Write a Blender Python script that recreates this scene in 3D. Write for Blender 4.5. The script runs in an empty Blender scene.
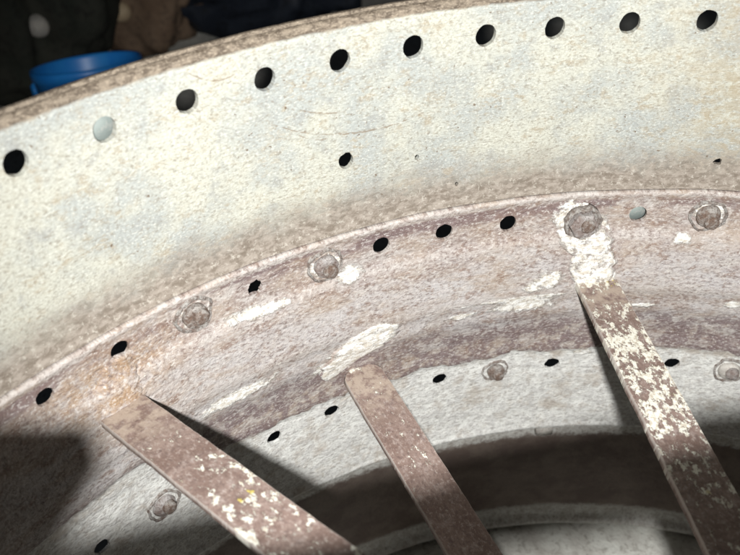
import bpy, bmesh, math, random
import numpy as np
from mathutils import Vector, Matrix, noise
random.seed(7)
S = 0.60            # wheel radius in metres; wheel measures below are in radii
FLOOR = 1.06        # depth of the floor below the upper hole row, in radii
scene = bpy.context.scene

def WP(x, y, z):    # wheel frame (x right, y down the axle, z away) -> world metres
    return Vector((x * S, z * S, (FLOOR - y) * S))

def cyl(th, R, y):  # th in degrees
    a = math.radians(th)
    return WP(R * math.cos(a), y, R * math.sin(a))

# ------------------------------------------------------------------ camera
CAMP = (-0.3983, -0.4292, 0.0158)
PAN, PITCH, ROLL = 0.0252, 0.8724, -0.0347
def wdir(v): return Vector((v[0], v[2], -v[1]))
fw = np.array([math.sin(PAN) * math.cos(PITCH), math.cos(PAN) * math.cos(PITCH), math.sin(PITCH)])
r0 = np.array([math.cos(PAN), -math.sin(PAN), 0.0]); u0 = np.cross(r0, fw)
rr = math.cos(ROLL) * r0 + math.sin(ROLL) * u0
uu = -math.sin(ROLL) * r0 + math.cos(ROLL) * u0
rw, uw, f_w = wdir(rr), wdir(uu), wdir(fw)
cd = bpy.data.cameras.new('camera'); cam = bpy.data.objects.new('camera', cd)
scene.collection.objects.link(cam)
M = Matrix.Identity(4)
for k in range(3):
    M[k][0], M[k][1], M[k][2], M[k][3] = rw[k], uw[k], -f_w[k], WP(*CAMP)[k]
cam.matrix_world = M
cd.sensor_width = 36; cd.lens = 36 * 850 / 740; cd.clip_start = 0.02; cd.clip_end = 200
cd.dof.use_dof = True; cd.dof.focus_distance = 0.69; cd.dof.aperture_fstop = 8
scene.camera = cam

def pixel_point(px, py, dist):      # point seen at a photograph pixel, used only to read off positions
    d = f_w + rw * ((px - 370) / 850) - uw * ((py - 277.5) / 850)
    return WP(*CAMP) + d * dist

# ------------------------------------------------------------------ light
wd = bpy.data.worlds.new('World'); scene.world = wd; wd.use_nodes = True
bg = wd.node_tree.nodes['Background']
bg.inputs[0].default_value = (0.75, 0.85, 1.0, 1); bg.inputs[1].default_value = 0.010
ld = bpy.data.lights.new('torch', 'SPOT'); ld.energy = 56; ld.color = (1.0, 0.985, 0.955)
ld.shadow_soft_size = 0.013; ld.spot_size = math.radians(72); ld.spot_blend = 0.85
lo = bpy.data.objects.new('torch', ld); scene.collection.objects.link(lo)
lo.location = WP(-0.345, -0.55, -0.24)
lo.rotation_euler = (cyl(104, 0.98, 0.32) - lo.location).to_track_quat('-Z', 'Y').to_euler()
scene.view_settings.view_transform = 'Standard'; scene.view_settings.look = 'None'
scene.view_settings.exposure = 0.12; scene.view_settings.gamma = 1
scene.render.engine = 'CYCLES'

# ------------------------------------------------------------------ material helpers
class G:
    def __init__(s, name):
        s.m = bpy.data.materials.new(name); s.m.use_nodes = True
        s.t = s.m.node_tree; s.b = s.t.nodes['Principled BSDF']
    def n(s, kind): return s.t.nodes.new(kind)
    def put(s, sock, v):
        if isinstance(v, bpy.types.NodeSocket): s.t.links.new(v, sock)
        elif isinstance(v, tuple) and len(v) == 3 and sock.type == 'RGBA': sock.default_value = v + (1,)
        else: sock.default_value = v
    def uv(s, sx=1, sy=1, off=(0, 0, 0)):
        c = s.n('ShaderNodeUVMap'); c.uv_map = 'uv'
        mp = s.n('ShaderNodeMapping'); mp.inputs['Scale'].default_value = (sx, sy, 1); mp.inputs['Location'].default_value = off
        s.t.links.new(c.outputs[0], mp.inputs[0]); return mp.outputs[0]
    def obj(s, sc=1):
        c = s.n('ShaderNodeTexCoord'); mp = s.n('ShaderNodeMapping'); mp.inputs['Scale'].default_value = (sc,) * 3
        s.t.links.new(c.outputs['Object'], mp.inputs[0]); return mp.outputs[0]
    def noise(s, vec, scale, detail=4, rough=0.6, dist=0.0):
        c = s.n('ShaderNodeTexNoise'); s.put(c.inputs['Vector'], vec); c.inputs['Scale'].default_value = scale
        c.inputs['Detail'].default_value = detail; c.inputs['Roughness'].default_value = rough; c.inputs['Distortion'].default_value = dist
        return c.outputs[0]
    def vor(s, vec, scale, out='Distance'):
        c = s.n('ShaderNodeTexVoronoi'); s.put(c.inputs['Vector'], vec); c.inputs['Scale'].default_value = scale
        return c.outputs[out]
    def math(s, op, a, b=0.0, clamp=False):
        c = s.n('ShaderNodeMath'); c.operation = op; c.use_clamp = clamp
        s.put(c.inputs[0], a); s.put(c.inputs[1], b); return c.outputs[0]
    def ramp(s, v, lo, hi, a=0.0, b=1.0):   # smooth step lo..hi -> a..b
        c = s.n('ShaderNodeMapRange'); c.interpolation_type = 'SMOOTHSTEP'
        s.put(c.inputs[0], v); s.put(c.inputs[1], lo); s.put(c.inputs[2], hi); s.put(c.inputs[3], a); s.put(c.inputs[4], b)
        return c.outputs[0]
    def mix(s, fac, a, b, mode='MIX'):
        c = s.n('ShaderNodeMix'); c.data_type = 'RGBA'; c.blend_type = mode
        s.put(c.inputs[0], fac); s.put(c.inputs[6], a); s.put(c.inputs[7], b); return c.outputs[2]
    def attr(s, name):
        c = s.n('ShaderNodeAttribute'); c.attribute_name = name; return c.outputs['Fac']
    def v(s):   # the uv y coordinate, depth down the axle
        c = s.n('ShaderNodeUVMap'); c.uv_map = 'uv'; d = s.n('ShaderNodeSeparateXYZ'); s.t.links.new(c.outputs[0], d.inputs[0]); return d.outputs[1]
    def bump(s, h, strength, dist, prev=None):
        c = s.n('ShaderNodeBump'); c.inputs['Strength'].default_value = strength; c.inputs['Distance'].default_value = dist
        s.put(c.inputs['Height'], h)
        if prev is not None: s.t.links.new(prev, c.inputs['Normal'])
        return c.outputs[0]
    def done(s, col, rough=0.7, normal=None, metal=0.0, spec=0.35):
        s.put(s.b.inputs['Base Color'], col); s.put(s.b.inputs['Roughness'], rough); s.put(s.b.inputs['Metallic'], metal)
        s.b.inputs['Specular IOR Level'].default_value = spec
        if normal is not None: s.t.links.new(normal, s.b.inputs['Normal'])
        return s.m

SCR = [(2.0389, 0.0472, -3.7311, -0.4152, 0.0560),(1.9817, 0.1086, -2.4273, -0.1311, 0.0990),(2.1485, 0.0270, -12.6364, -0.3087, -0.0134),(2.0328, 0.0206, -7.2057, -0.4021, 0.0934)]
def mat_pale(name, dirt0, dirt1, lip=None):
    g = G(name); uv = g.uv(); v = g.v()
    st = g.uv(1.0, 1.7)
    n1 = g.noise(uv, 9, 5, 0.6); n2 = g.noise(st, 70, 4, 0.7, 0.4); n3 = g.noise(st, 250, 4, 0.75); n4 = g.noise(uv, 28, 5, 0.65)
    n5 = g.noise(g.uv(1.2, 1.8, (3, 1, 0)), 110, 4, 0.75, 0.3)
    col = g.mix(g.ramp(n1, 0.40, 0.60), (0.50, 0.505, 0.44), (0.385, 0.41, 0.395))
    col = g.mix(g.math('MULTIPLY', g.ramp(n4, 0.47, 0.62), g.math('MULTIPLY', g.ramp(n2, 0.47, 0.60), 0.75), True), col, (0.36, 0.31, 0.225))
    col = g.mix(g.ramp(n4, 0.46, 0.34, 0, 0.55), col, (0.30, 0.31, 0.305))
    col = g.mix(g.ramp(n5, 0.50, 0.66, 0, 0.8), col, (0.27, 0.25, 0.205))
    col = g.mix(g.ramp(n3, 0.52, 0.64, 0, 0.55), col, (0.23, 0.215, 0.185))
    col = g.mix(g.ramp(n3, 0.46, 0.36, 0, 0.8), col, (0.64, 0.65, 0.595))
    pit = g.math('MULTIPLY', g.ramp(g.noise(uv, 130, 2, 0.5), 0.69, 0.73), g.ramp(n1, 0.42, 0.55))
    col = g.mix(pit, col, (0.16, 0.12, 0.085))
    if lip is not None:     # hairline scratches
        un_ = g.n('ShaderNodeUVMap'); un_.uv_map = 'uv'; sp = g.n('ShaderNodeSeparateXYZ'); g.t.links.new(un_.outputs[0], sp.inputs[0]); u = sp.outputs[0]
        wv = g.math('ADD', v, g.math('MULTIPLY', g.math('SUBTRACT', g.noise(uv, 60, 3, 0.6), 0.5), 0.006))
        for (uc, hw, a_, b_, c_) in SCR:
            d = g.math('SUBTRACT', u, uc)
            ff = g.math('ADD', g.math('MULTIPLY', d, g.math('ADD', g.math('MULTIPLY', d, a_), b_)), c_)
            k = g.ramp(g.math('ABSOLUTE', g.math('SUBTRACT', wv, ff)), 0.0014, 0.0005)
            k = g.math('MULTIPLY', k, g.ramp(g.math('ABSOLUTE', d), hw * 1.1, hw * 0.8))
            col = g.mix(g.math('MULTIPLY', k, g.ramp(n2, 0.42, 0.54, 0.05, 0.7)), col, (0.22, 0.17, 0.12))
    if lip is not None:
        rs = g.math('MULTIPLY', g.ramp(g.math('ADD', u, g.math('MULTIPLY', n1, 0.25)), 1.74, 1.58), g.ramp(n2, 0.36, 0.56))
        col = g.mix(g.math('MULTIPLY', rs, 0.6), col, (0.36, 0.31, 0.22))
    # brown grime that has run down and caked against the joint
    d = g.math('ADD', v, g.math('MULTIPLY', g.math('SUBTRACT', g.noise(uv, 22, 5, 0.65), 0.5), 0.075))
    dm = g.ramp(d, dirt0, dirt1)
    fleck = g.ramp(g.noise(uv, 125, 5, 0.8), 0.545, 0.62)
    dirtc = g.mix(g.ramp(n2, 0.35, 0.65), (0.18, 0.15, 0.12), (0.33, 0.29, 0.25))
    dirtc = g.mix(g.math('MULTIPLY', fleck, 0.55), dirtc, (0.56, 0.53, 0.47))
    col = g.mix(dm, col, dirtc)
    if lip is not None:     # brown rust on the rolled lip
        e = g.math('ADD', v, g.math('MULTIPLY', g.math('SUBTRACT', g.noise(uv, 40, 4, 0.6), 0.5), 0.006))
        lm = g.ramp(e, lip + 0.002, lip - 0.002)
        lc = g.mix(g.ramp(n2, 0.40, 0.60), (0.10, 0.078, 0.058), (0.23, 0.19, 0.145))
        lc = g.mix(g.math('MULTIPLY', g.ramp(n3, 0.5, 0.62), 0.5), lc, (0.46, 0.39, 0.30))
        col = g.mix(lm, col, lc)
    nb = g.bump(n2, 0.25, 0.0010); nb = g.bump(n3, 0.8, 0.0006, nb)
    return g.done(col, g.ramp(n4, 0.3, 0.7, 0.5, 0.75), nb)

def mat_rust_rim():
    g = G('rusty_painted_steel'); uv = g.uv(); v = g.v(); st = g.uv(0.35, 1.3)
    n1 = g.noise(uv, 12, 5, 0.65); n2 = g.noise(uv, 60, 5, 0.7, 0.5); n3 = g.noise(g.uv(0.8, 1.3), 180, 3, 0.75); ns = g.noise(st, 34, 5, 0.65, 0.6)
    col = g.mix(g.ramp(n1, 0.35, 0.65), (0.40, 0.335, 0.285), (0.345, 0.295, 0.28))
    col = g.mix(g.math('MULTIPLY', g.ramp(ns, 0.48, 0.62), 0.75), col, (0.48, 0.45, 0.43))
    lav = g.math('MULTIPLY', g.math('MULTIPLY', g.ramp(v, 0.275, 0.37), g.ramp(v, 0.51, 0.45)), g.ramp(g.noise(g.uv(0.5, 1.2, (9, 4, 0)), 17, 5, 0.68, 0.3), 0.42, 0.56))
    col = g.mix(g.math('MULTIPLY', lav, 0.7), col, (0.53, 0.52, 0.525))
    bl = g.ramp(g.noise(g.uv(0.8, 1.2, (2, 7, 0)), 42, 5, 0.7, 0.4), 0.54, 0.64)
    col = g.mix(g.math('MULTIPLY', bl, 0.65), col, (0.23, 0.15, 0.115))
    bl2 = g.ramp(g.noise(g.uv(0.8, 1.2, (12, 3, 0)), 30, 5, 0.7, 0.4), 0.55, 0.63)
    col = g.mix(g.math('MULTIPLY', bl2, 0.6), col, (0.52, 0.49, 0.46))
    # purple-brown old primer, in the groove and just under the bead
    groove = g.math('MULTIPLY', g.ramp(v, 0.435, 0.475), g.ramp(g.noise(uv, 38, 5, 0.7, 0.3), 0.42, 0.54))
    col = g.mix(g.math('MULTIPLY', groove, 0.85), col, (0.19, 0.14, 0.145))
    strip = g.math('MULTIPLY', g.math('MULTIPLY', g.ramp(v, 0.246, 0.250), g.ramp(v, 0.276, 0.262)), g.ramp(g.noise(st, 22, 4, 0.6), 0.42, 0.55))
    col = g.mix(g.math('MULTIPLY', strip, 0.8), col, (0.16, 0.11, 0.115))
    # orange live rust near the spoke root
    om = g.math('MULTIPLY', g.attr('orange'), g.ramp(n2, 0.36, 0.58))
    col = g.mix(g.math('MULTIPLY', om, 0.8), col, (0.36, 0.235, 0.13))
    # worn, dusty ridges
    w = g.math('ADD', v, g.math('MULTIPLY', g.math('SUBTRACT', g.noise(uv, 30, 4, 0.6), 0.5), 0.03))
    for c0, hw, am in ((0.241, 0.006, 0.8), (0.312, 0.009, 0.45), (0.405, 0.014, 0.6)):
        k = g.ramp(g.math('ABSOLUTE', g.math('SUBTRACT', w, c0)), hw, hw * 0.3, 0, am)
        col = g.mix(g.math('MULTIPLY', k, g.ramp(ns, 0.3, 0.5)), col, (0.50, 0.465, 0.44))
    n5 = g.noise(g.uv(0.7, 1.5, (5, 2, 0)), 95, 4, 0.75, 0.4)
    col = g.mix(g.ramp(n5, 0.53, 0.66, 0, 0.6), col, (0.19, 0.135, 0.115))
    col = g.mix(g.math('MULTIPLY', g.ramp(n3, 0.52, 0.63, 0, 0.7), g.ramp(n1, 0.35, 0.60, 0.25, 1.0)), col, (0.16, 0.115, 0.10))
    col = g.mix(g.ramp(n3, 0.47, 0.37, 0, 0.7), col, (0.60, 0.57, 0.54))
    col = g.mix(g.ramp(n5, 0.44, 0.33, 0, 0.5), col, (0.50, 0.46, 0.44))
    fl = g.math('MULTIPLY', g.ramp(g.noise(uv, 115, 3, 0.7), 0.63, 0.68), g.ramp(n1, 0.45, 0.6))
    col = g.mix(fl, col, (0.62, 0.59, 0.54))
    # bare pale band past the edge of the paint
    pm = g.attr('pale')
    pc = g.mix(g.ramp(n2, 0.38, 0.62), (0.78, 0.79, 0.76), (0.60, 0.60, 0.585))
    pc = g.mix(g.ramp(g.noise(g.uv(1, 1, (6, 6, 0)), 34, 5, 0.7, 0.3), 0.53, 0.64, 0, 0.55), pc, (0.47, 0.43, 0.38))
    pc = g.mix(g.ramp(n5, 0.50, 0.64, 0, 0.6), pc, (0.36, 0.34, 0.32))
    pc = g.mix(g.ramp(n3, 0.52, 0.64, 0, 0.55), pc, (0.30, 0.28, 0.26))
    pc = g.mix(g.ramp(n3, 0.46, 0.35, 0, 0.7), pc, (0.82, 0.82, 0.79))
    pc = g.mix(g.math('MULTIPLY', g.ramp(n1, 0.52, 0.66), 0.5), pc, (0.36, 0.29, 0.22))
    pe = g.math('ADD', pm, g.math('MULTIPLY', g.math('SUBTRACT', n2, 0.5), 0.9))
    pmk = g.ramp(pe, 0.42, 0.56)
    col = g.mix(pmk, col, pc)
    # chalky white putty and scale
    pt = g.math('ADD', g.attr('putty'), g.math('MULTIPLY', g.math('SUBTRACT', g.noise(uv, 60, 6, 0.78, 0.3), 0.5), 1.9))
    ptm = g.ramp(pt, 0.42, 0.72)
    wc = g.mix(g.ramp(n5, 0.44, 0.60), (0.86, 0.86, 0.83), (0.60, 0.56, 0.49))
    wc = g.mix(g.ramp(n3, 0.52, 0.64, 0, 0.6), wc, (0.33, 0.28, 0.24))
    col = g.mix(ptm, col, wc)
    h = g.math('ADD', g.math('MULTIPLY', ptm, 0.35), g.math('MULTIPLY', n2, 0.9))
    nb = g.bump(h, 0.8, 0.0024); nb = g.bump(n3, 0.9, 0.0010, nb)
    return g.done(col, g.ramp(n1, 0.3, 0.7, 0.5, 0.72), nb)

def mat_spoke():
    g = G('flaking_spoke_paint'); uv = g.uv(); st = g.uv(1.5, 0.8)
    n1 = g.noise(uv, 22, 5, 0.65); n2 = g.noise(g.uv(1, 0.6), 75, 5, 0.72, 0.1); n3 = g.noise(g.uv(1, 0.6), 210, 3, 0.75)
    col = g.mix(g.ramp(n1, 0.35, 0.65), (0.185, 0.125, 0.105), (0.27, 0.20, 0.175))
    col = g.mix(g.math('MULTIPLY', g.ramp(n2, 0.5, 0.68), 0.6), col, (0.38, 0.32, 0.30))
    col = g.mix(g.ramp(g.noise(uv, 120, 4, 0.75), 0.52, 0.64, 0, 0.7), col, (0.15, 0.105, 0.095))
    col = g.mix(g.ramp(n3, 0.52, 0.66, 0, 0.6), col, (0.13, 0.09, 0.08))
    col = g.mix(g.ramp(n3, 0.46, 0.36, 0, 0.6), col, (0.44, 0.38, 0.35))
    rm = g.math('MULTIPLY', g.attr('root'), g.ramp(g.noise(uv, 45, 4, 0.7), 0.40, 0.58))
    col = g.mix(g.math('MULTIPLY', rm, 0.9), col, (0.42, 0.345, 0.285))
    fk = g.math('ADD', g.math('SUBTRACT', g.noise(g.uv(1.0, 0.55), 95, 5, 0.72, 0.0), 0.5), g.math('MULTIPLY', g.math('SUBTRACT', g.noise(uv, 9, 3, 0.6), 0.5), 0.35))
    fm = g.ramp(g.math('ADD', fk, g.math('MULTIPLY', g.attr('flake'), 0.20)), 0.155, 0.185)
    fc = g.mix(g.ramp(n3, 0.46, 0.60), (0.78, 0.77, 0.69), (0.52, 0.47, 0.39))
    fc = g.mix(g.ramp(g.noise(uv, 17, 2, 0.5), 0.66, 0.72), fc, (0.55, 0.45, 0.12))
    col = g.mix(fm, col, fc)
    col = g.mix(g.ramp(g.attr('edge'), 0.3, 0.9, 0, 0.75), col, (0.58, 0.53, 0.49))
    nb = g.bump(g.math('ADD', g.math('MULTIPLY', fm, 1.2), n2), 0.65, 0.0016); nb = g.bump(n3, 0.45, 0.0006, nb)
    return g.done(col, 0.62, nb)

def mat_simple(name, c1, c2, c3, sc, rough=0.7, bump=0.5, bd=0.001, spec=0.35, metal=0.0):
    g = G(name); o = g.obj()
    n1 = g.noise(o, sc, 5, 0.65); n2 = g.noise(o, sc * 5, 4, 0.7)
    col = g.mix(g.ramp(n1, 0.35, 0.65), c1, c2)
    col = g.mix(g.ramp(n2, 0.5, 0.68, 0, 0.8), col, c3)
    nb = g.bump(g.math('ADD', n1, n2), bump, bd)
    return g.done(col, rough, nb, metal, spec)

M_NEAR = mat_pale('weathered_pale_steel', 0.155, 0.222, lip=-0.037)
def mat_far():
    g = G('shade_toned_lower_steel'); uv = g.uv(); v = g.v()
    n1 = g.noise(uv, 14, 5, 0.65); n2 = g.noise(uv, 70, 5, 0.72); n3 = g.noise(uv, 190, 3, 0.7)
    col = g.mix(g.ramp(n1, 0.38, 0.62), (0.135, 0.10, 0.085), (0.20, 0.16, 0.135))  # dark brown middle: shade of the shadow band put into the colour
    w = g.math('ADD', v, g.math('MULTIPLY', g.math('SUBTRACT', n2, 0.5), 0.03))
    pm = g.math('MAXIMUM', g.ramp(w, 0.785, 0.77), g.ramp(w, 0.985, 1.0))  # pale kept only where the lit strips lie, near the two lips
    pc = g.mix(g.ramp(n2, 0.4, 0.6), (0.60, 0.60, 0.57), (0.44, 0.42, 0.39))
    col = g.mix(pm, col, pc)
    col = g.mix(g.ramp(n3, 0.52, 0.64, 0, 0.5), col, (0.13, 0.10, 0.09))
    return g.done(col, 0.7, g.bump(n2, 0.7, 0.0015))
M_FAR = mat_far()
M_RIM = mat_rust_rim()
M_SPOKE = mat_spoke()
M_BOLT = mat_simple('rusty_bolt', (0.24, 0.19, 0.17), (0.44, 0.42, 0.41), (0.13, 0.09, 0.08), 110, 0.5, 0.9, 0.002)
M_BOLT_PALE = mat_simple('chalky_bolt', (0.42, 0.40, 0.37), (0.56, 0.54, 0.50), (0.27, 0.22, 0.19), 90, 0.65, 0.7, 0.0012)
M_CRUST = mat_simple('rust_crust', (0.22, 0.15, 0.115), (0.54, 0.51, 0.48), (0.11, 0.07, 0.055), 150, 0.75, 1.0, 0.003)
M_WASH = mat_simple('scaly_washer', (0.27, 0.21, 0.18), (0.60, 0.58, 0.55), (0.10, 0.07, 0.06), 170, 0.75, 1.0, 0.003)
M_PATCH = mat_simple('grey_patch_steel', (0.27, 0.31, 0.295), (0.21, 0.245, 0.235), (0.33, 0.34, 0.32), 40, 0.6, 0.3)
M_HUB = mat_simple('hub_cast_iron', (0.16, 0.11, 0.09), (0.24, 0.17, 0.14), (0.32, 0.26, 0.22), 30)

# ------------------------------------------------------------------ object helpers
C = scene.collection
def link(name, me, mat, parent=None, smooth=True):
    o = bpy.data.objects.new(name, me); C.objects.link(o)
    if mat: me.materials.clear(); me.materials.append(mat)
    if parent: o.parent = parent
    if smooth: me.polygons.foreach_set('use_smooth', [True] * len(me.polygons))
    return o
def tag(o, label, cat, group=None):
    o['label'] = label; o['category'] = cat
    if group: o['group'] = group
    return o
def fl_attr(me, name, vals):
    a = me.attributes.new(name, 'FLOAT', 'POINT'); a.data.foreach_set('value', np.asarray(vals, dtype=np.float32))
def put_uv(me, co):
    l = me.uv_layers.new(name='uv'); idx = np.zeros(len(me.loops), dtype=np.int32); me.loops.foreach_get('vertex_index', idx)
    l.data.foreach_set('uv', np.asarray(co, dtype=np.float32)[idx].ravel())
def nz(a, b, c=0.0): return noise.noise(Vector((a, b, c)))

def interp(prof):
    s = [0.0]
    for a, b in zip(prof, prof[1:]): s.append(s[-1] + math.hypot(b[0] - a[0], b[1] - a[1]))
    ys = [p[0] for p in prof]; Rs = [p[1] for p in prof]
    return (lambda t: (float(np.interp(t, s, ys)), float(np.interp(t, s, Rs)))), s[-1], (lambda y: float(np.interp(y, ys, s)))

def smooth_prof(prof, n=240, k=3):
    f, L, _ = interp(prof); P = np.array([f(L * i / n) for i in range(n + 1)])
    for _ in range(k):
        Q = P.copy(); Q[1:-1] = (P[:-2] + 2 * P[1:-1] + P[2:]) / 4; P = Q
    return [tuple(p) for p in P]

def band(name, prof, nh, phase, holes, thick, mat, parent, dent=0.0016, extra=None, attrs=None, mono=True, fine=()):
    """sheet of revolution with real holes. holes: (th, y, r_tangent, r_axial, ragged)"""
    f, L, inv = interp(prof)
    per = 16; NC = nh * per; dth = 360.0 / NC
    rowS = [0.0]
    while rowS[-1] < L - 0.0012:
        y_ = f(rowS[-1] + 0.0008)[0]; step = 0.0016 if any(a_ <= y_ <= b_ for a_, b_ in fine) else 0.0062
        rowS.append(min(L, rowS[-1] + step))
    rowS[-1] = L; rows = len(rowS) - 1
    fixed = {}; blocked = set(); hb = []
    for (th, y, rt, ra, rag) in holes:
        ic = int(round((phase + 180 - th) / dth)); jc = int(np.argmin(np.abs(np.array(rowS) - inv(y))))
        if jc < 4 or jc > rows - 4: continue
        hb.append((ic, jc, th, inv(y), rt, ra, rag))
        for di in range(-3, 3):
            for dj in range(-3, 3): blocked.add(((ic + di) % NC, jc + dj))
    P = []           # (th, s)
    for j in range(rows + 1):
        for i in range(NC): P.append((phase + 180 - i * dth, rowS[j]))
    faces = []
    for j in range(rows):
        for i in range(NC):
            if (i, j) in blocked: continue
            i2 = (i + 1) % NC
            faces.append((j * NC + i, j * NC + i2, (j + 1) * NC + i2, (j + 1) * NC + i))
    ring = [(d, -3) for d in range(-3, 3)] + [(3, d) for d in range(-3, 3)] + [(-d, 3) for d in range(-3, 3)] + [(-3, -d) for d in range(-3, 3)]
    for (ic, jc, th, sc, rt, ra, rag) in hb:
        outer = [(jc + b) * NC + ((ic + a) % NC) for a, b in ring]
        prev = outer
        for lev in (0.45, 0.80, 1.0):
            cur = []
            for k, (a, b) in enumerate(ring):
                ang = math.atan2(b, a); wob = 1 + rag * (nz(th * 3.1 + 2.2 * math.cos(ang), sc * 40 + 2.2 * math.sin(ang), 4.4) + 0.5 * nz(th * 5 + 6 * math.cos(ang), 6 * math.sin(ang)))
                ct = th - math.degrees(rt * math.cos(ang) * wob); cs = sc + ra * math.sin(ang) * wob
                ot = phase + 180 - (ic + a) * dth; os_ = rowS[jc + b]
                cur.append(len(P)); P.append((ot + (ct - ot) * lev, os_ + (cs - os_) * lev))
            for k in range(24):
                k2 = (k + 1) % 24
                faces.append((prev[k], prev[k2], cur[k2], cur[k]))
            prev = cur
    used = sorted(set(i for fc in faces for i in fc)); re = {o: n for n, o in enumerate(used)}
    faces = [tuple(re[i] for i in fc) for fc in faces]
    co = []; uv = []; ty = []
    for o in used:
        th, s_ = P[o]; y, R = f(s_)
        d = dent * (nz(th * 0.16, y * 9, 1.3) + 0.5 * nz(th * 0.5, y * 28, 7.7)) + 0.0005 * nz(th * 2.2, y * 130, 3.1)
        if extra: d += extra(th, y)
        co.append(cyl(th, R + d, y)); uv.append((math.radians(th), s_ - inv(0.0) if not mono else y)); ty.append((th, y))
    me = bpy.data.meshes.new(name); me.from_pydata(co, [], faces); me.update()
    put_uv(me, uv)
    if attrs:
        for k, fn in attrs.items(): fl_attr(me, k, [fn(t, y) for t, y in ty])
    o = link(name, me, mat, parent)
    # faces must look inward so that the thickness goes outward
    mp_ = (rows // 2) * NC if (rows // 2) * NC < len(me.polygons) else 0
    n = me.polygons[mp_].normal; c = me.polygons[mp_].center
    if n.x * c.x + n.y * c.y > 0: me.flip_normals()
    sm = o.modifiers.new('thickness', 'SOLIDIFY'); sm.thickness = thick * S; sm.offset = -1
    bpy.context.view_layer.update()
    em = bpy.data.meshes.new_from_object(o.evaluated_get(bpy.context.evaluated_depsgraph_get()), preserve_all_data_layers=True, depsgraph=bpy.context.evaluated_depsgraph_get())
    o.modifiers.clear(); o.data = em; em.name = name; em.set_sharp_from_angle(angle=math.radians(42)); bpy.data.meshes.remove(me)
    return o

# ------------------------------------------------------------------ floor
gfl = G('dusty_concrete'); o_ = gfl.obj()
a1 = gfl.noise(o_, 3, 6, 0.65); a2 = gfl.noise(o_, 28, 5, 0.7); a3 = gfl.noise(o_, 130, 3, 0.7)
fc = gfl.mix(gfl.ramp(a2, 0.35, 0.65), (0.72, 0.73, 0.68), (0.58, 0.57, 0.53))
fc = gfl.mix(gfl.ramp(a3, 0.5, 0.7, 0, 0.6), fc, (0.27, 0.25, 0.22))
fc = gfl.mix(gfl.ramp(a1, 0.5, 0.65, 0, 0.5), fc, (0.22, 0.19, 0.16))
M_FLOOR = gfl.done(fc, 0.85, gfl.bump(gfl.math('ADD', a2, a3), 0.6, 0.003))
me = bpy.data.meshes.new('floor'); bm = bmesh.new()
bmesh.ops.create_grid(bm, x_segments=60, y_segments=60, size=6)
for v in bm.verts: v.co.z = 0.004 * nz(v.co.x * 2, v.co.y * 2) - 0.004
bm.to_mesh(me); bm.free()
fl = link('floor', me, M_FLOOR); fl['kind'] = 'structure'

# ------------------------------------------------------------------ the wheel
wheel = bpy.data.objects.new('steel_wheel', None); C.objects.link(wheel); wheel.empty_display_size = 0.1
tag(wheel, 'old rusty spoked steel wheel with pale perforated rim extension, lying flat', 'wheel')

# upper rim extension
D0 = 360 / 68
rowtop = [135.587, 130.231, 124.925, 119.646, 114.387, 109.155, 103.869, 98.878, 93.503, 88.094]
hol = [(t, [-.001, .001, .001, .002, .001, .001, 0, -.001, -.002, -.003][i], .0128, .0142, .05) for i, t in enumerate(rowtop)]
t = 88.094 - D0
while t > 135.587 - 360 + D0 * 0.6: hol.append((t, 0, .0128, .0142, .05)); t -= D0
hol += [(114.125, .135, .0098, .0115, .10), (108.543, .154, .0030, .0036, .25), (105.236, .205, .0024, .0030, .3), (84.419, .196, .0055, .0052, .45)]
prof = smooth_prof([(-.040, 1.024), (-.0475, 1.021), (-.0485, 1.0145), (-.0432, 1.0115), (-.0475, 1.0085), (-.0455, 1.004), (-.0405, 1.0012), (-.034, 1.0), (.0, 1.0), (.15, 1.0), (.20, .999), (.222, .9955), (.236, .991)], 420, 2)
def inv_fix(p): return p
# profile parameter must rise with y for hole rows: lip is shorter than the band so invert on the band only
def band_inv(prof):
    f, L, _ = interp(prof)
    return f, L
_old_interp = interp
def interp(prof):
    f, L, _ = _old_interp(prof)
    s = [0.0]
    for a, b in zip(prof, prof[1:]): s.append(s[-1] + math.hypot(b[0] - a[0], b[1] - a[1]))
    k = max(i for i in range(len(prof)) if prof[i][0] <= min(p[0] for p in prof) + 1e-9)
    ys = [p[0] for p in prof[k:]]
    return f, L, (lambda y: float(np.interp(y, ys, s[k:])))
near = band('rim_extension', prof, 68, rowtop[0], hol, .0065, M_NEAR, wheel, mono=False, fine=((-1, -.033), (.226, 1)))

# central rim
D1 = 360 / 66
rmid = {0: (138.644, .268), 1: (132.991, .267), 3: (122.239, .271), 5: (111.666, .271), 6: (106.292, .273), 7: (100.818, .276), 9: (89.884, .276)}
bolts_mid = {2: (127.187, .272), 4: (116.436, .276), 8: (95.051, .277), 10: (84.136, .277)}
rlow = {-3: (138.382, .571), 0: (121.939, .574), 1: (116.313, .572), 3: (105.602, .575), 5: (94.582, .577), 7: (83.145, .578)}
bolts_low = {-2: (132.747, .577), 4: (100.097, .578), 8: (77.872, .580)}
hol = []
for k, (t, y) in rmid.items():
    r = (.0126, .0128, .06)
    if k == 3: r = (.0105, .0100, .5)
    if k == 0: r = (.0120, .0110, .15)
    if k == 1: r = (.0122, .0115, .1)
    hol.append((t, y) + r)
for t, y in rlow.values(): hol.append((t, y, .0125, .0120, .14))
restm, restl = [], []
t = 84.136 - D1; k = 11
while t > 138.644 - 360 + D1 * 0.6:
    (restm if k % 4 in (0, 2) else hol).append((t, .274) if k % 4 in (0, 2) else (t, .274, .0118, .0118, .06)); t -= D1; k += 1
t = 77.872 - D1; k = 9
while t > 138.382 - 360 + D1 * 0.6:
    (restl if k % 4 == 0 else hol).append((t, .577) if k % 4 == 0 else (t, .577, .0125, .0120, .14)); t -= D1; k += 1
def ss(a, b, x):
    x = min(1, max(0, (x - a) / (b - a))); return x * x * (3 - 2 * x)
low_holes = [h for h in hol if h[1] > .5]
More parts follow.
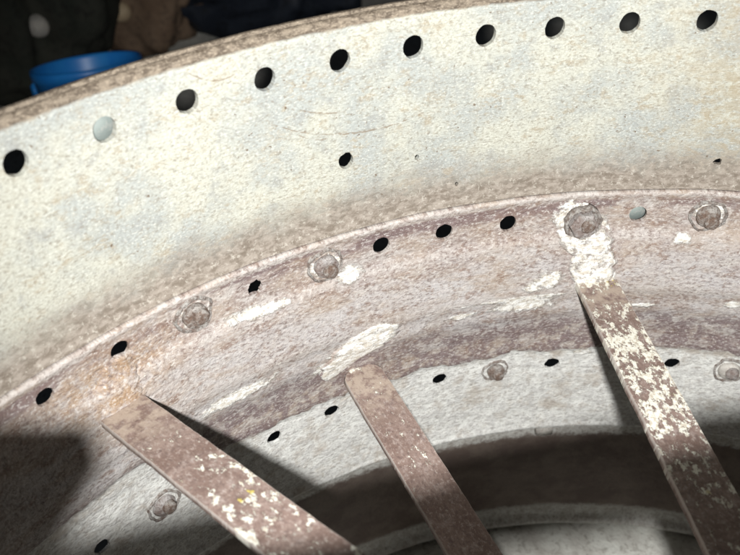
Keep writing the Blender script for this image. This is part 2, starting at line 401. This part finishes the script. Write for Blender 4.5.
def edge_y(th):
    e = .541 - .075 * ss(126.5, 130.5, th) * ss(150, 146, th) + .010 * nz(th * .33, 2.2) + .006 * nz(th * 1.1, 8.8)
    for h in low_holes:
        d = abs(h[0] - th)
        if d < 1.1: e = min(e, h[1] - .016 * math.sqrt(max(0, 1 - (d / 1.1) ** 2)) - .004)
    return e
def paint_step(th, y): return -.0042 * (1 - ss(edge_y(th) - .002, edge_y(th) + .004, y)) if y > .45 else -.0042 * ss(.42, .45, y)
def ell(th, y, t0, y0, wt, wy, rot=0.0):
    a = math.radians(th - t0) * .98; b = y - y0; c, s_ = math.cos(rot), math.sin(rot)
    u = (a * c + b * s_) / wt; v = (-a * s_ + b * c) / wy
    return 1.25 - math.sqrt(u * u + v * v)
PUT = [(114.2, .440, .060, .032, 0), (117.2, .462, .020, .022, 0), (112.2, .435, .035, .024, .2), (93.2, .325, .034, .075, 0), (92.6, .378, .040, .034, 0), (95.4, .278, .034, .040, 0), (96.8, .380, .030, .022, .4), (98.2, .392, .016, .012, 0),
       (114.5, .302, .026, .020, .3), (122.6, .308, .066, .0110, -.10), (125.0, .434, .080, .017, .02), (98.6, .424, .066, .020, 0), (104.5, .430, .040, .007, 0),
       (84.1, .270, .030, .024, 0), (131.5, .47, .045, .020, .6), (87.5, .44, .03, .006, 0), (80, .43, .02, .010, 0), (100, .41, .12, .004, 0), (127.2, .275, .026, .024, 0), (116.4, .277, .030, .024, 0), (85.8, .315, .018, .012, 0), (92, .552, .02, .012, 0)]
def putty(th, y):
    b = 0
    if 70 < th < 150:
        for q in PUT: b = max(b, min(1, ell(th, y, *q)))
    else:
        b = .35 * max(0, nz(th * .25, y * 12, 5.5))
    return max(0, b)
def orange(th, y):
    b = max(0, min(1, ell(th, y, 134.0, .30, .10, .055))) if 100 < th < 160 else 0
    return max(b, .4 * max(0, nz(th * .2, y * 10, 15.5)))
prof = smooth_prof([(.2385, .996), (.2365, .9895), (.2380, .9855), (.2415, .9845), (.2455, .9858), (.252, .987), (.262, .987), (.300, .986), (.313, .980), (.335, .977), (.385, .9735), (.405, .9725), (.430, .9775), (.47, .9865), (.505, .991), (.60, .991), (.70, .991), (.722, .988), (.729, .984), (.735, .986), (.737, .993), (.737, 1.002)], 420, 3)
rim = band('rim', prof, 66, rmid[0][0], hol, .0045, M_RIM, wheel, extra=paint_step, fine=((0, .250), (.718, 1)),
           attrs={'putty': putty, 'orange': orange, 'pale': lambda t, y: ss(-.010, .010, y - edge_y(t))})
_pf = sorted(prof, key=lambda p: p[0])
def Rp(y): return float(np.interp(y, [p[0] for p in _pf], [p[1] for p in _pf])) + (-.0042 if .43 < y < .53 else 0)

# lower rim extension
prof2 = smooth_prof([(.735, 1.005), (.76, 1.006), (1.00, 1.006), (1.020, 1.002), (1.030, .993), (1.036, .991), (1.042, .995), (1.050, 1.010), (1.056, 1.030)], 200, 3)
hol2 = []
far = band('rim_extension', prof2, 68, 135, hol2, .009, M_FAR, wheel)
# small pale lug on the lower extension just under the rim lip
def box_at(name, th, R, y, wt, wy, wr, mat, parent, bev=.0012):
    me = bpy.data.meshes.new(name); bm = bmesh.new(); bmesh.ops.create_cube(bm, size=1)
    for v in bm.verts: v.co = Vector((v.co.x * wt * S, v.co.y * wr * S, v.co.z * wy * S))
    bmesh.ops.bevel(bm, geom=bm.edges[:], offset=bev, segments=2, affect='EDGES')
    bm.to_mesh(me); bm.free(); o = link(name, me, mat, parent)
    o.location = cyl(th, R, y); o.rotation_euler = (0, 0, math.radians(th - 90)); return o
box_at('lug', 93.9, .998, .752, .030, .022, .014, M_BOLT_PALE, wheel)
# plates bolted over two holes from outside
box_at('patch_plate', 130.0, 1.024, .012, .06, .06, .008, M_PATCH, wheel)
box_at('patch_plate', 89.8, 1.004, .283, .044, .044, .006, M_PATCH, wheel)

# spokes -----------------------------------------------------------------
def foot(spk, pts, mat, thick, seed):
    """bent foot of a spoke pressed on the rim; pts: (th, y, half width) along its middle"""
    nu, nv = 22, 34; co = []; F = []; uv = []; pu = []; og = []; amt = mat; mat = None
    L = [0.0]
    for q, w in zip(pts, pts[1:]): L.append(L[-1] + abs(w[1] - q[1]))
    for j in range(nv + 1):
        t = j / nv * L[-1]
        th = np.interp(t, L, [q[0] for q in pts]); y = np.interp(t, L, [q[1] for q in pts]); hw = np.interp(t, L, [q[2] for q in pts])
        hw *= 1 + .22 * nz(j * .21, seed * 3.7)
        cap = math.sqrt(max(0.0, 1 - max(0, (.18 - j / nv) / .18) ** 2)) * math.sqrt(max(0.0, 1 - max(0, (j / nv - .86) / .14) ** 2))
        for i in range(nu + 1):
            a = -1 + 2 * i / nu
            ww = hw * cap * (1 + .12 * nz(j * .5, math.copysign(3, a), seed))
            tt = th - math.degrees(a * ww); h = (1 - a ** 6) * min(1, cap * 1.6)
            yy = y + .004 * nz(a * 2, j * .3, seed)
            R = min(Rp(yy), Rp(yy - .006), Rp(yy + .006)) + .005 - h * (.005 + thick * (1 + .35 * nz(a * 2.5, j * .22, seed + .5) + .2 * nz(a * 7, j * .7, seed)))
            co.append(cyl(tt, R, yy)); uv.append((math.radians(tt), yy))
            pu.append(amt * min(1.0, 1.9 * h * (1 - abs(a) ** 3) + .1) if mat is None else 0); og.append(0 if amt > .5 else h)
    for j in range(nv):
        for i in range(nu): F.append((j * (nu + 1) + i, j * (nu + 1) + i + 1, (j + 1) * (nu + 1) + i + 1, (j + 1) * (nu + 1) + i))
    me = bpy.data.meshes.new('foot'); me.from_pydata(co, [], F); me.update()
    put_uv(me, uv); fl_attr(me, 'putty', pu); fl_attr(me, 'orange', og); fl_attr(me, 'pale', [0] * len(co))
    o = link('foot', me, M_RIM, spk)
    n_ = me.polygons[nu * nv // 2].normal; c_ = me.polygons[nu * nv // 2].center
    if n_.x * c_.x + n_.y * c_.y > 0: me.flip_normals()
    return o
def spoke(th, y0, y1, flake, width=.062, seed=0, taper=.0):
    T = .012; n = 110
    prof = [(-1, -.40), (-.985, -.5), (-.94, -.5), (-.5, -.5), (0, -.5), (.5, -.5), (.94, -.5), (.985, -.5), (1, -.40), (1, .40), (.985, .5), (.5, .5), (0, .5), (-.5, .5), (-.985, .5), (-1, .40)]
    edge = [1, .7, 0, 0, 0, 0, 0, .7, 1, 1, .7, 0, 0, 0, .7, 1]
    co = []; uv = []; fk = []; ed = []; rt = []
    a0 = math.radians(th); rad = Vector((math.cos(a0), math.sin(a0))); tan = Vector((math.sin(a0), -math.cos(a0)))
    R1 = Rp(y0) + .003
    for i in range(n):
        R = .11 + (R1 - .11) * i / (n - 1); y = y0 + (y1 - y0) * (.965 - R) / .465
        y += .0015 * nz(R * 4, seed * 9.1)
        for k, (a, b) in enumerate(prof):
            jit = .0007 * nz(R * 18, a * 3 + seed * 7.7, seed * 3.3) + .0006 * nz(R * 110, a * 5 + seed, 2.2)
            x = a * width / 2 * (1 - taper * max(0, (R - R1 + .022) / .022) ** 2.5) + (jit if abs(a) > .9 else 0)
            t_ = b * T + .0009 * nz(R * 30, a * 4, seed * 5.1)
            q = rad * R + tan * x
            co.append(WP(q.x, y + T / 2 + t_, q.y)); uv.append((x + seed * 1.37, R))
            rt.append(ss(.86, .95, R)); fk.append(flake(R)); ed.append(edge[k] if b < .4 else 0)
    K = len(prof); F = []
    for i in range(n - 1):
        for k in range(K): F.append((i * K + k, i * K + (k + 1) % K, (i + 1) * K + (k + 1) % K, (i + 1) * K + k))
    F.append(tuple(range(K))[::-1]); F.append(tuple((n - 1) * K + k for k in range(K)))
    me = bpy.data.meshes.new('spoke'); me.from_pydata(co, [], F); me.update()
    bm = bmesh.new(); bm.from_mesh(me); bmesh.ops.recalc_face_normals(bm, faces=bm.faces); bm.to_mesh(me); bm.free()
    put_uv(me, uv); fl_attr(me, 'flake', fk); fl_attr(me, 'edge', ed); fl_attr(me, 'root', rt)
    o = link('spoke', me, M_SPOKE, wheel); me.set_sharp_from_angle(angle=math.radians(28)); return o
s1 = spoke(134.2, .339, .242, lambda R: .42 + .22 * ss(.84, .70, R) - .5 * ss(.86, .93, R), width=.060, seed=1)
foot(s1, [(133.4, .275, .024), (133.9, .31, .030), (134.2, .352, .031)], .15, .003, 1.1)
s2 = spoke(113.7, .490, .496, lambda R: .08 + 1.0 * ss(.975, .985, R) + .2 * ss(.83, .80, R) * ss(.76, .79, R), width=.061, seed=2, taper=.6)
foot(s2, [(112.2, .400, .034), (112.8, .425, .054), (114.0, .448, .056), (116.0, .472, .030), (116.7, .492, .014)], .85, .002, 2.1)
s3 = spoke(92.4, .386, .329, lambda R: .60 + .25 * ss(.93, .80, R) - .35 * ss(.66, .60, R) + .5 * ss(.945, .965, R), seed=3)
foot(s3, [(95.4, .248, .036), (95.0, .285, .042), (93.2, .34, .042), (92.8, .40, .038)], .72, .0022, 3.1)
for k in range(1, 15):
    fr = k % 2 == 1; t_ = 92.4 - 21.18 * k
    q = spoke(t_, .490 if fr else .386, .496 if fr else .32, lambda R: .3, seed=3 + k)
    foot(q, [(t_ + .6, .41, .038), (t_ + .4, .45, .045), (t_, .495, .036)] if fr else [(t_ + 2.5, .25, .034), (t_ + 2, .29, .038), (t_ + .3, .40, .034)], .5, .003, 4.1 + k)

# bolts --------------------------------------------------------------------
def lathe(bm, pts, n=28, wob=0.0, seed=0, cx=0, cy=0):
    rings = []
    for (r, z) in pts:
        rings.append([bm.verts.new((cx + r * math.cos(2 * math.pi * i / n) * (1 + wob * nz(math.cos(2 * math.pi * i / n) * 1.5 + seed, math.sin(2 * math.pi * i / n) * 1.5, seed)), cy + r * math.sin(2 * math.pi * i / n) * (1 + wob * nz(math.cos(2 * math.pi * i / n) * 1.5 + seed, math.sin(2 * math.pi * i / n) * 1.5, seed)), z)) for i in range(n)])
    for a, b in zip(rings, rings[1:]):
        for i in range(n): bm.faces.new((a[i], a[(i + 1) % n], b[(i + 1) % n], b[i]))
    bm.faces.new(rings[0][::-1]); bm.faces.new(rings[-1])
def bolt(th, y, kind, mat, seed, base=0.0, sc=1.0):
    """nut with stud end on a washer, axis along the radius"""
    R = Rp(y) - base
    a = math.radians(th); z = Vector((-math.cos(a), -math.sin(a), 0)); x = Vector((math.sin(a), -math.cos(a), 0)); yv = z.cross(x)
    Mx = Matrix((x, yv, z)).transposed().to_4x4(); Mx.translation = cyl(th, R, y)
    u = S * sc
    bm = bmesh.new()
    if kind == 'dome':
        lathe(bm, [(.0175 * u, -.006 * u), (.0175 * u, .003 * u), (.0155 * u, .0065 * u), (.0105 * u, .0095 * u), (.004 * u, .0110 * u)], 28, .10, seed)
    elif kind == 'square':
        lathe(bm, [(.021 * u, -.006 * u), (.021 * u, .008 * u), (.0185 * u, .0105 * u), (.012 * u, .0115 * u)], 6, .06, seed)
    else:
        lathe(bm, [(.0165 * u, -.006 * u), (.0165 * u, .007 * u), (.0145 * u, .0095 * u), (.0075 * u, .0095 * u)], 28, .08, seed)
    me = bpy.data.meshes.new('bolt'); bm.to_mesh(me); bm.free()
    b = link('bolt', me, mat, wheel, smooth=kind != 'square'); b.matrix_world = Mx
    bm = bmesh.new(); lathe(bm, [(.0265 * u, -.010 * u), (.0265 * u, .0012 * u), (.0250 * u, .0032 * u), (.0232 * u, .0034 * u), (.0215 * u, -.0050 * u), (.012 * u, -.0055 * u)], 40, .16, seed + 5)
    for v_ in bm.verts:
        v_.co += Vector((nz(v_.co.x * 260, v_.co.y * 260, seed), nz(v_.co.y * 260, v_.co.x * 260, seed + 3), nz(v_.co.x * 300, v_.co.y * 300, seed + 7))) * .0011
    me = bpy.data.meshes.new('washer'); bm.to_mesh(me); bm.free(); w = link('washer', me, M_WASH, b)
    bm = bmesh.new(); ofx, ofy = .003 * u, .0035 * u * (1 if seed % 2 else -1)
    lathe(bm, [(.0102 * u, .004 * u), (.0102 * u, .0150 * u), (.0085 * u, .0172 * u), (.004 * u, .0178 * u)], 20, .10, seed + 9, ofx, ofy)
    me = bpy.data.meshes.new('stud'); bm.to_mesh(me); bm.free(); link('stud', me, M_BOLT if mat is M_BOLT_PALE else M_CRUST, b)
    return b
bolt(*bolts_mid[2], 'nut', M_CRUST, 1); bolt(*bolts_mid[4], 'nut', M_BOLT, 2)
bolt(94.6, .281, 'square', M_BOLT, 3, base=.010); bolt(*bolts_mid[10], 'dome', M_CRUST, 4)
bolt(*bolts_low[-2], 'dome', M_BOLT, 5); bolt(*bolts_low[4], 'nut', M_CRUST, 6, sc=.85); bolt(*bolts_low[8], 'dome', M_BOLT_PALE, 7)
for i, (t, y) in enumerate(restm[::2]): bolt(t, y, 'nut', M_BOLT, 20 + i)
for i, (t, y) in enumerate(restl): bolt(t, y, 'dome', M_BOLT, 60 + i)

# hub
bm = bmesh.new()
lathe(bm, [(.05 * S, (FLOOR - .66) * S), (.12 * S, (FLOOR - .66) * S), (.12 * S, (FLOOR - .56) * S), (.155 * S, (FLOOR - .55) * S), (.155 * S, (FLOOR - .47) * S), (.11 * S, (FLOOR - .46) * S), (.11 * S, (FLOOR - .44) * S), (.155 * S, (FLOOR - .43) * S), (.155 * S, (FLOOR - .13) * S), (.11 * S, (FLOOR - .12) * S), (.10 * S, (FLOOR - .08) * S), (.05 * S, (FLOOR - .08) * S)], 48)
me = bpy.data.meshes.new('hub'); bm.to_mesh(me); bm.free(); link('hub', me, M_HUB, wheel, smooth=False)

# ------------------------------------------------------------------ unseen boards added across the wheel to shade the lower rim
M_WOOD = mat_simple('shade_board_wood', (0.22, 0.17, 0.12), (0.30, 0.25, 0.19), (0.13, 0.10, 0.075), 14, 0.85)
def slab(outl, ya, yb):
    bm = bmesh.new()
    lo_ = [bm.verts.new(WP(x, ya, z)) for x, z in outl]; hi_ = [bm.verts.new(WP(x, yb, z)) for x, z in outl]
    bm.faces.new(lo_); bm.faces.new(hi_[::-1])
    for i in range(len(outl)): j = (i + 1) % len(outl); bm.faces.new((lo_[i], hi_[i], hi_[j], lo_[j]))
    bmesh.ops.recalc_face_normals(bm, faces=bm.faces); return bm
bm = slab([(-1.15, .075), (-.60, .135), (-.386, .168), (-.289, .194), (-.18, .218), (-.118, .227), (1.10, .45), (1.12, .37), (-.20, .136), (-.287, .123), (-.60, .065), (-1.16, -.03)], -.050, -.080)
me = bpy.data.meshes.new('shade_board_mesh'); bm.to_mesh(me); bm.free()
tag(link('shade_board', me, M_WOOD, smooth=False), 'unseen long board added across the wheel to cast the lower shadow band', 'board')
bm = slab([(-.95, .17), (-.58, .214), (-.522, .206), (-.535, .14), (-.555, .03), (-.97, -.02)], -.0805, -.118)
me = bpy.data.meshes.new('shade_offcut'); bm.to_mesh(me); bm.free()
tag(link('shade_offcut', me, M_WOOD, smooth=False), 'unseen board offcut added on the long board to cast the left shadow', 'board')

# ------------------------------------------------------------------ things behind the wheel
gb = G('blue_plastic'); ob = gb.obj()
nb1 = gb.noise(ob, 18, 4, 0.6)
M_BLUE = gb.done(gb.mix(gb.ramp(nb1, 0.35, 0.7), (0.015, 0.19, 0.60), (0.025, 0.24, 0.64)), 0.38, gb.bump(nb1, 0.1, 0.001), 0, 0.5)
bk = bpy.data.objects.new('bucket', None); C.objects.link(bk); bk.empty_display_size = 0.05
tag(bk, 'round blue plastic bucket standing behind the wheel rim', 'bucket')
rim_c = pixel_point(86, 63, 1.56)
BR = 0.096; BH = rim_c.z / math.cos(math.radians(15)) - 0.022
bm = bmesh.new()
lathe(bm, [(.002, .006), (BR * .78, .006), (BR * .80, .012), (BR * .985, BH * .97), (BR * 1.0, BH), (BR * 1.035, BH + .002), (BR * 1.05, BH - .003), (BR * 1.05, BH - .016), (BR * 1.015, BH - .018), (BR * .83, .004), (BR * .80, .0), (.002, .0)], 72)
bmesh.ops.recalc_face_normals(bm, faces=bm.faces)
me = bpy.data.meshes.new('tub'); bm.to_mesh(me); bm.free(); tub = link('tub', me, M_BLUE, bk)
# it leans back against the sack, standing on the far edge of its base
bk.rotation_euler = Matrix.Rotation(math.radians(6), 3, 'Y').transposed().to_4x4().to_euler()
bk.rotation_euler = (math.radians(-15), math.radians(-6), 0)
bk.location = rim_c - bk.rotation_euler.to_matrix() @ Vector((0, 0, BH))
for s_ in (-1, 1):
    bm = bmesh.new(); bmesh.ops.create_cube(bm, size=1)
    for v in bm.verts: v.co = Vector((v.co.x * .012 + s_ * (BR * 1.03 + .004), v.co.y * .03, v.co.z * .03 + BH - .04))
    bmesh.ops.bevel(bm, geom=bm.edges[:], offset=.003, segments=2, affect='EDGES')
    me = bpy.data.meshes.new('handle_lug'); bm.to_mesh(me); bm.free(); link('handle_lug', me, M_BLUE, bk)

def crumple(name, centre, size, mat, seed, amp=.25, sub=5):
    bm = bmesh.new(); bmesh.ops.create_icosphere(bm, subdivisions=sub, radius=1)
    for v in bm.verts:
        p = v.co.copy(); n_ = 1 + amp * noise.fractal(p * 1.6 + Vector((seed, seed * 2, 0)), 0.9, 2.1, 4) - amp * .6 * abs(noise.noise(p * 2.7 + Vector((0, seed, seed))))
        b = Vector((math.copysign(abs(p.x) ** .7, p.x), math.copysign(abs(p.y) ** .7, p.y), math.copysign(abs(p.z) ** .6, p.z))) * n_
        v.co = Vector((b.x * size[0], b.y * size[1], b.z * size[2]))
    zmin = min(v.co.z for v in bm.verts)
    for v in bm.verts: v.co.z = max(v.co.z - zmin * .85, 0)
    me = bpy.data.meshes.new(name); bm.to_mesh(me); bm.free(); o = link(name, me, mat); o.location = centre; return o
M_SACK = mat_simple('brown_sacking', (0.13, 0.085, 0.055), (0.20, 0.14, 0.095), (0.08, 0.055, 0.04), 12, 0.9, 0.6, .004)
M_DARK = mat_simple('dark_blue_tarp', (0.012, 0.016, 0.026), (0.02, 0.026, 0.038), (0.008, 0.01, 0.014), 10, 0.6, 0.4, .003)
M_SOIL = mat_simple('dark_green_sack', (0.02, 0.024, 0.018), (0.035, 0.036, 0.028), (0.012, 0.012, 0.010), 10, 0.9, 0.6, .004)
p = pixel_point(120, 20, 1.95); tag(crumple('sack', (p.x, p.y + .12, 0), (.20, .15, .26), M_SACK, 3.1), 'crumpled brown sack slumped behind the blue bucket', 'sack')
p = pixel_point(255, 10, 2.0); tag(crumple('tarp_bundle', (p.x - .06, p.y + .20, 0), (.32, .22, .30), M_DARK, 8.4), 'dark blue black tarpaulin bundle beside the brown sack', 'tarpaulin')
p = pixel_point(5, 60, 1.62); tag(crumple('rag_bundle', (p.x - .10, p.y + .30, 0), (.26, .26, .24), M_SOIL, 5.2), 'dark greenish cloth bundle left of the blue bucket', 'cloth bundle')
# two balls added on the bundles in place of blurred lens discs
M_BOKEH_GREY = mat_simple('grey_bokeh', (0.34, 0.33, 0.31), (0.42, 0.40, 0.36), (0.25, 0.23, 0.2), 60, 0.8)
M_BOKEH_TAN = mat_simple('tan_bokeh', (0.40, 0.31, 0.20), (0.46, 0.37, 0.25), (0.3, 0.22, 0.14), 60, 0.8)
bpy.context.view_layer.update(); dg = bpy.context.evaluated_depsgraph_get(); o3 = WP(*CAMP)
for px, py, mt, lb in ((40, 24, M_BOKEH_GREY, 'pale grey ball added for a blurred lens disc, on the dark cloth bundle'), (122, 10, M_BOKEH_TAN, 'tan ball added for a blurred lens disc, on the brown sack')):
    hit, loc, nr, *_ = scene.ray_cast(dg, o3, (pixel_point(px, py, 1) - o3).normalized())
    bm = bmesh.new(); bmesh.ops.create_icosphere(bm, subdivisions=3, radius=.023)
    for v in bm.verts: v.co *= 1 + .08 * nz(v.co.x * 60, v.co.y * 60, px)
    me = bpy.data.meshes.new('bokeh_ball'); bm.to_mesh(me); bm.free(); st_ = link('bokeh_ball', me, mt); st_.location = loc + nr * .008
    tag(st_, lb, 'bokeh_ball')
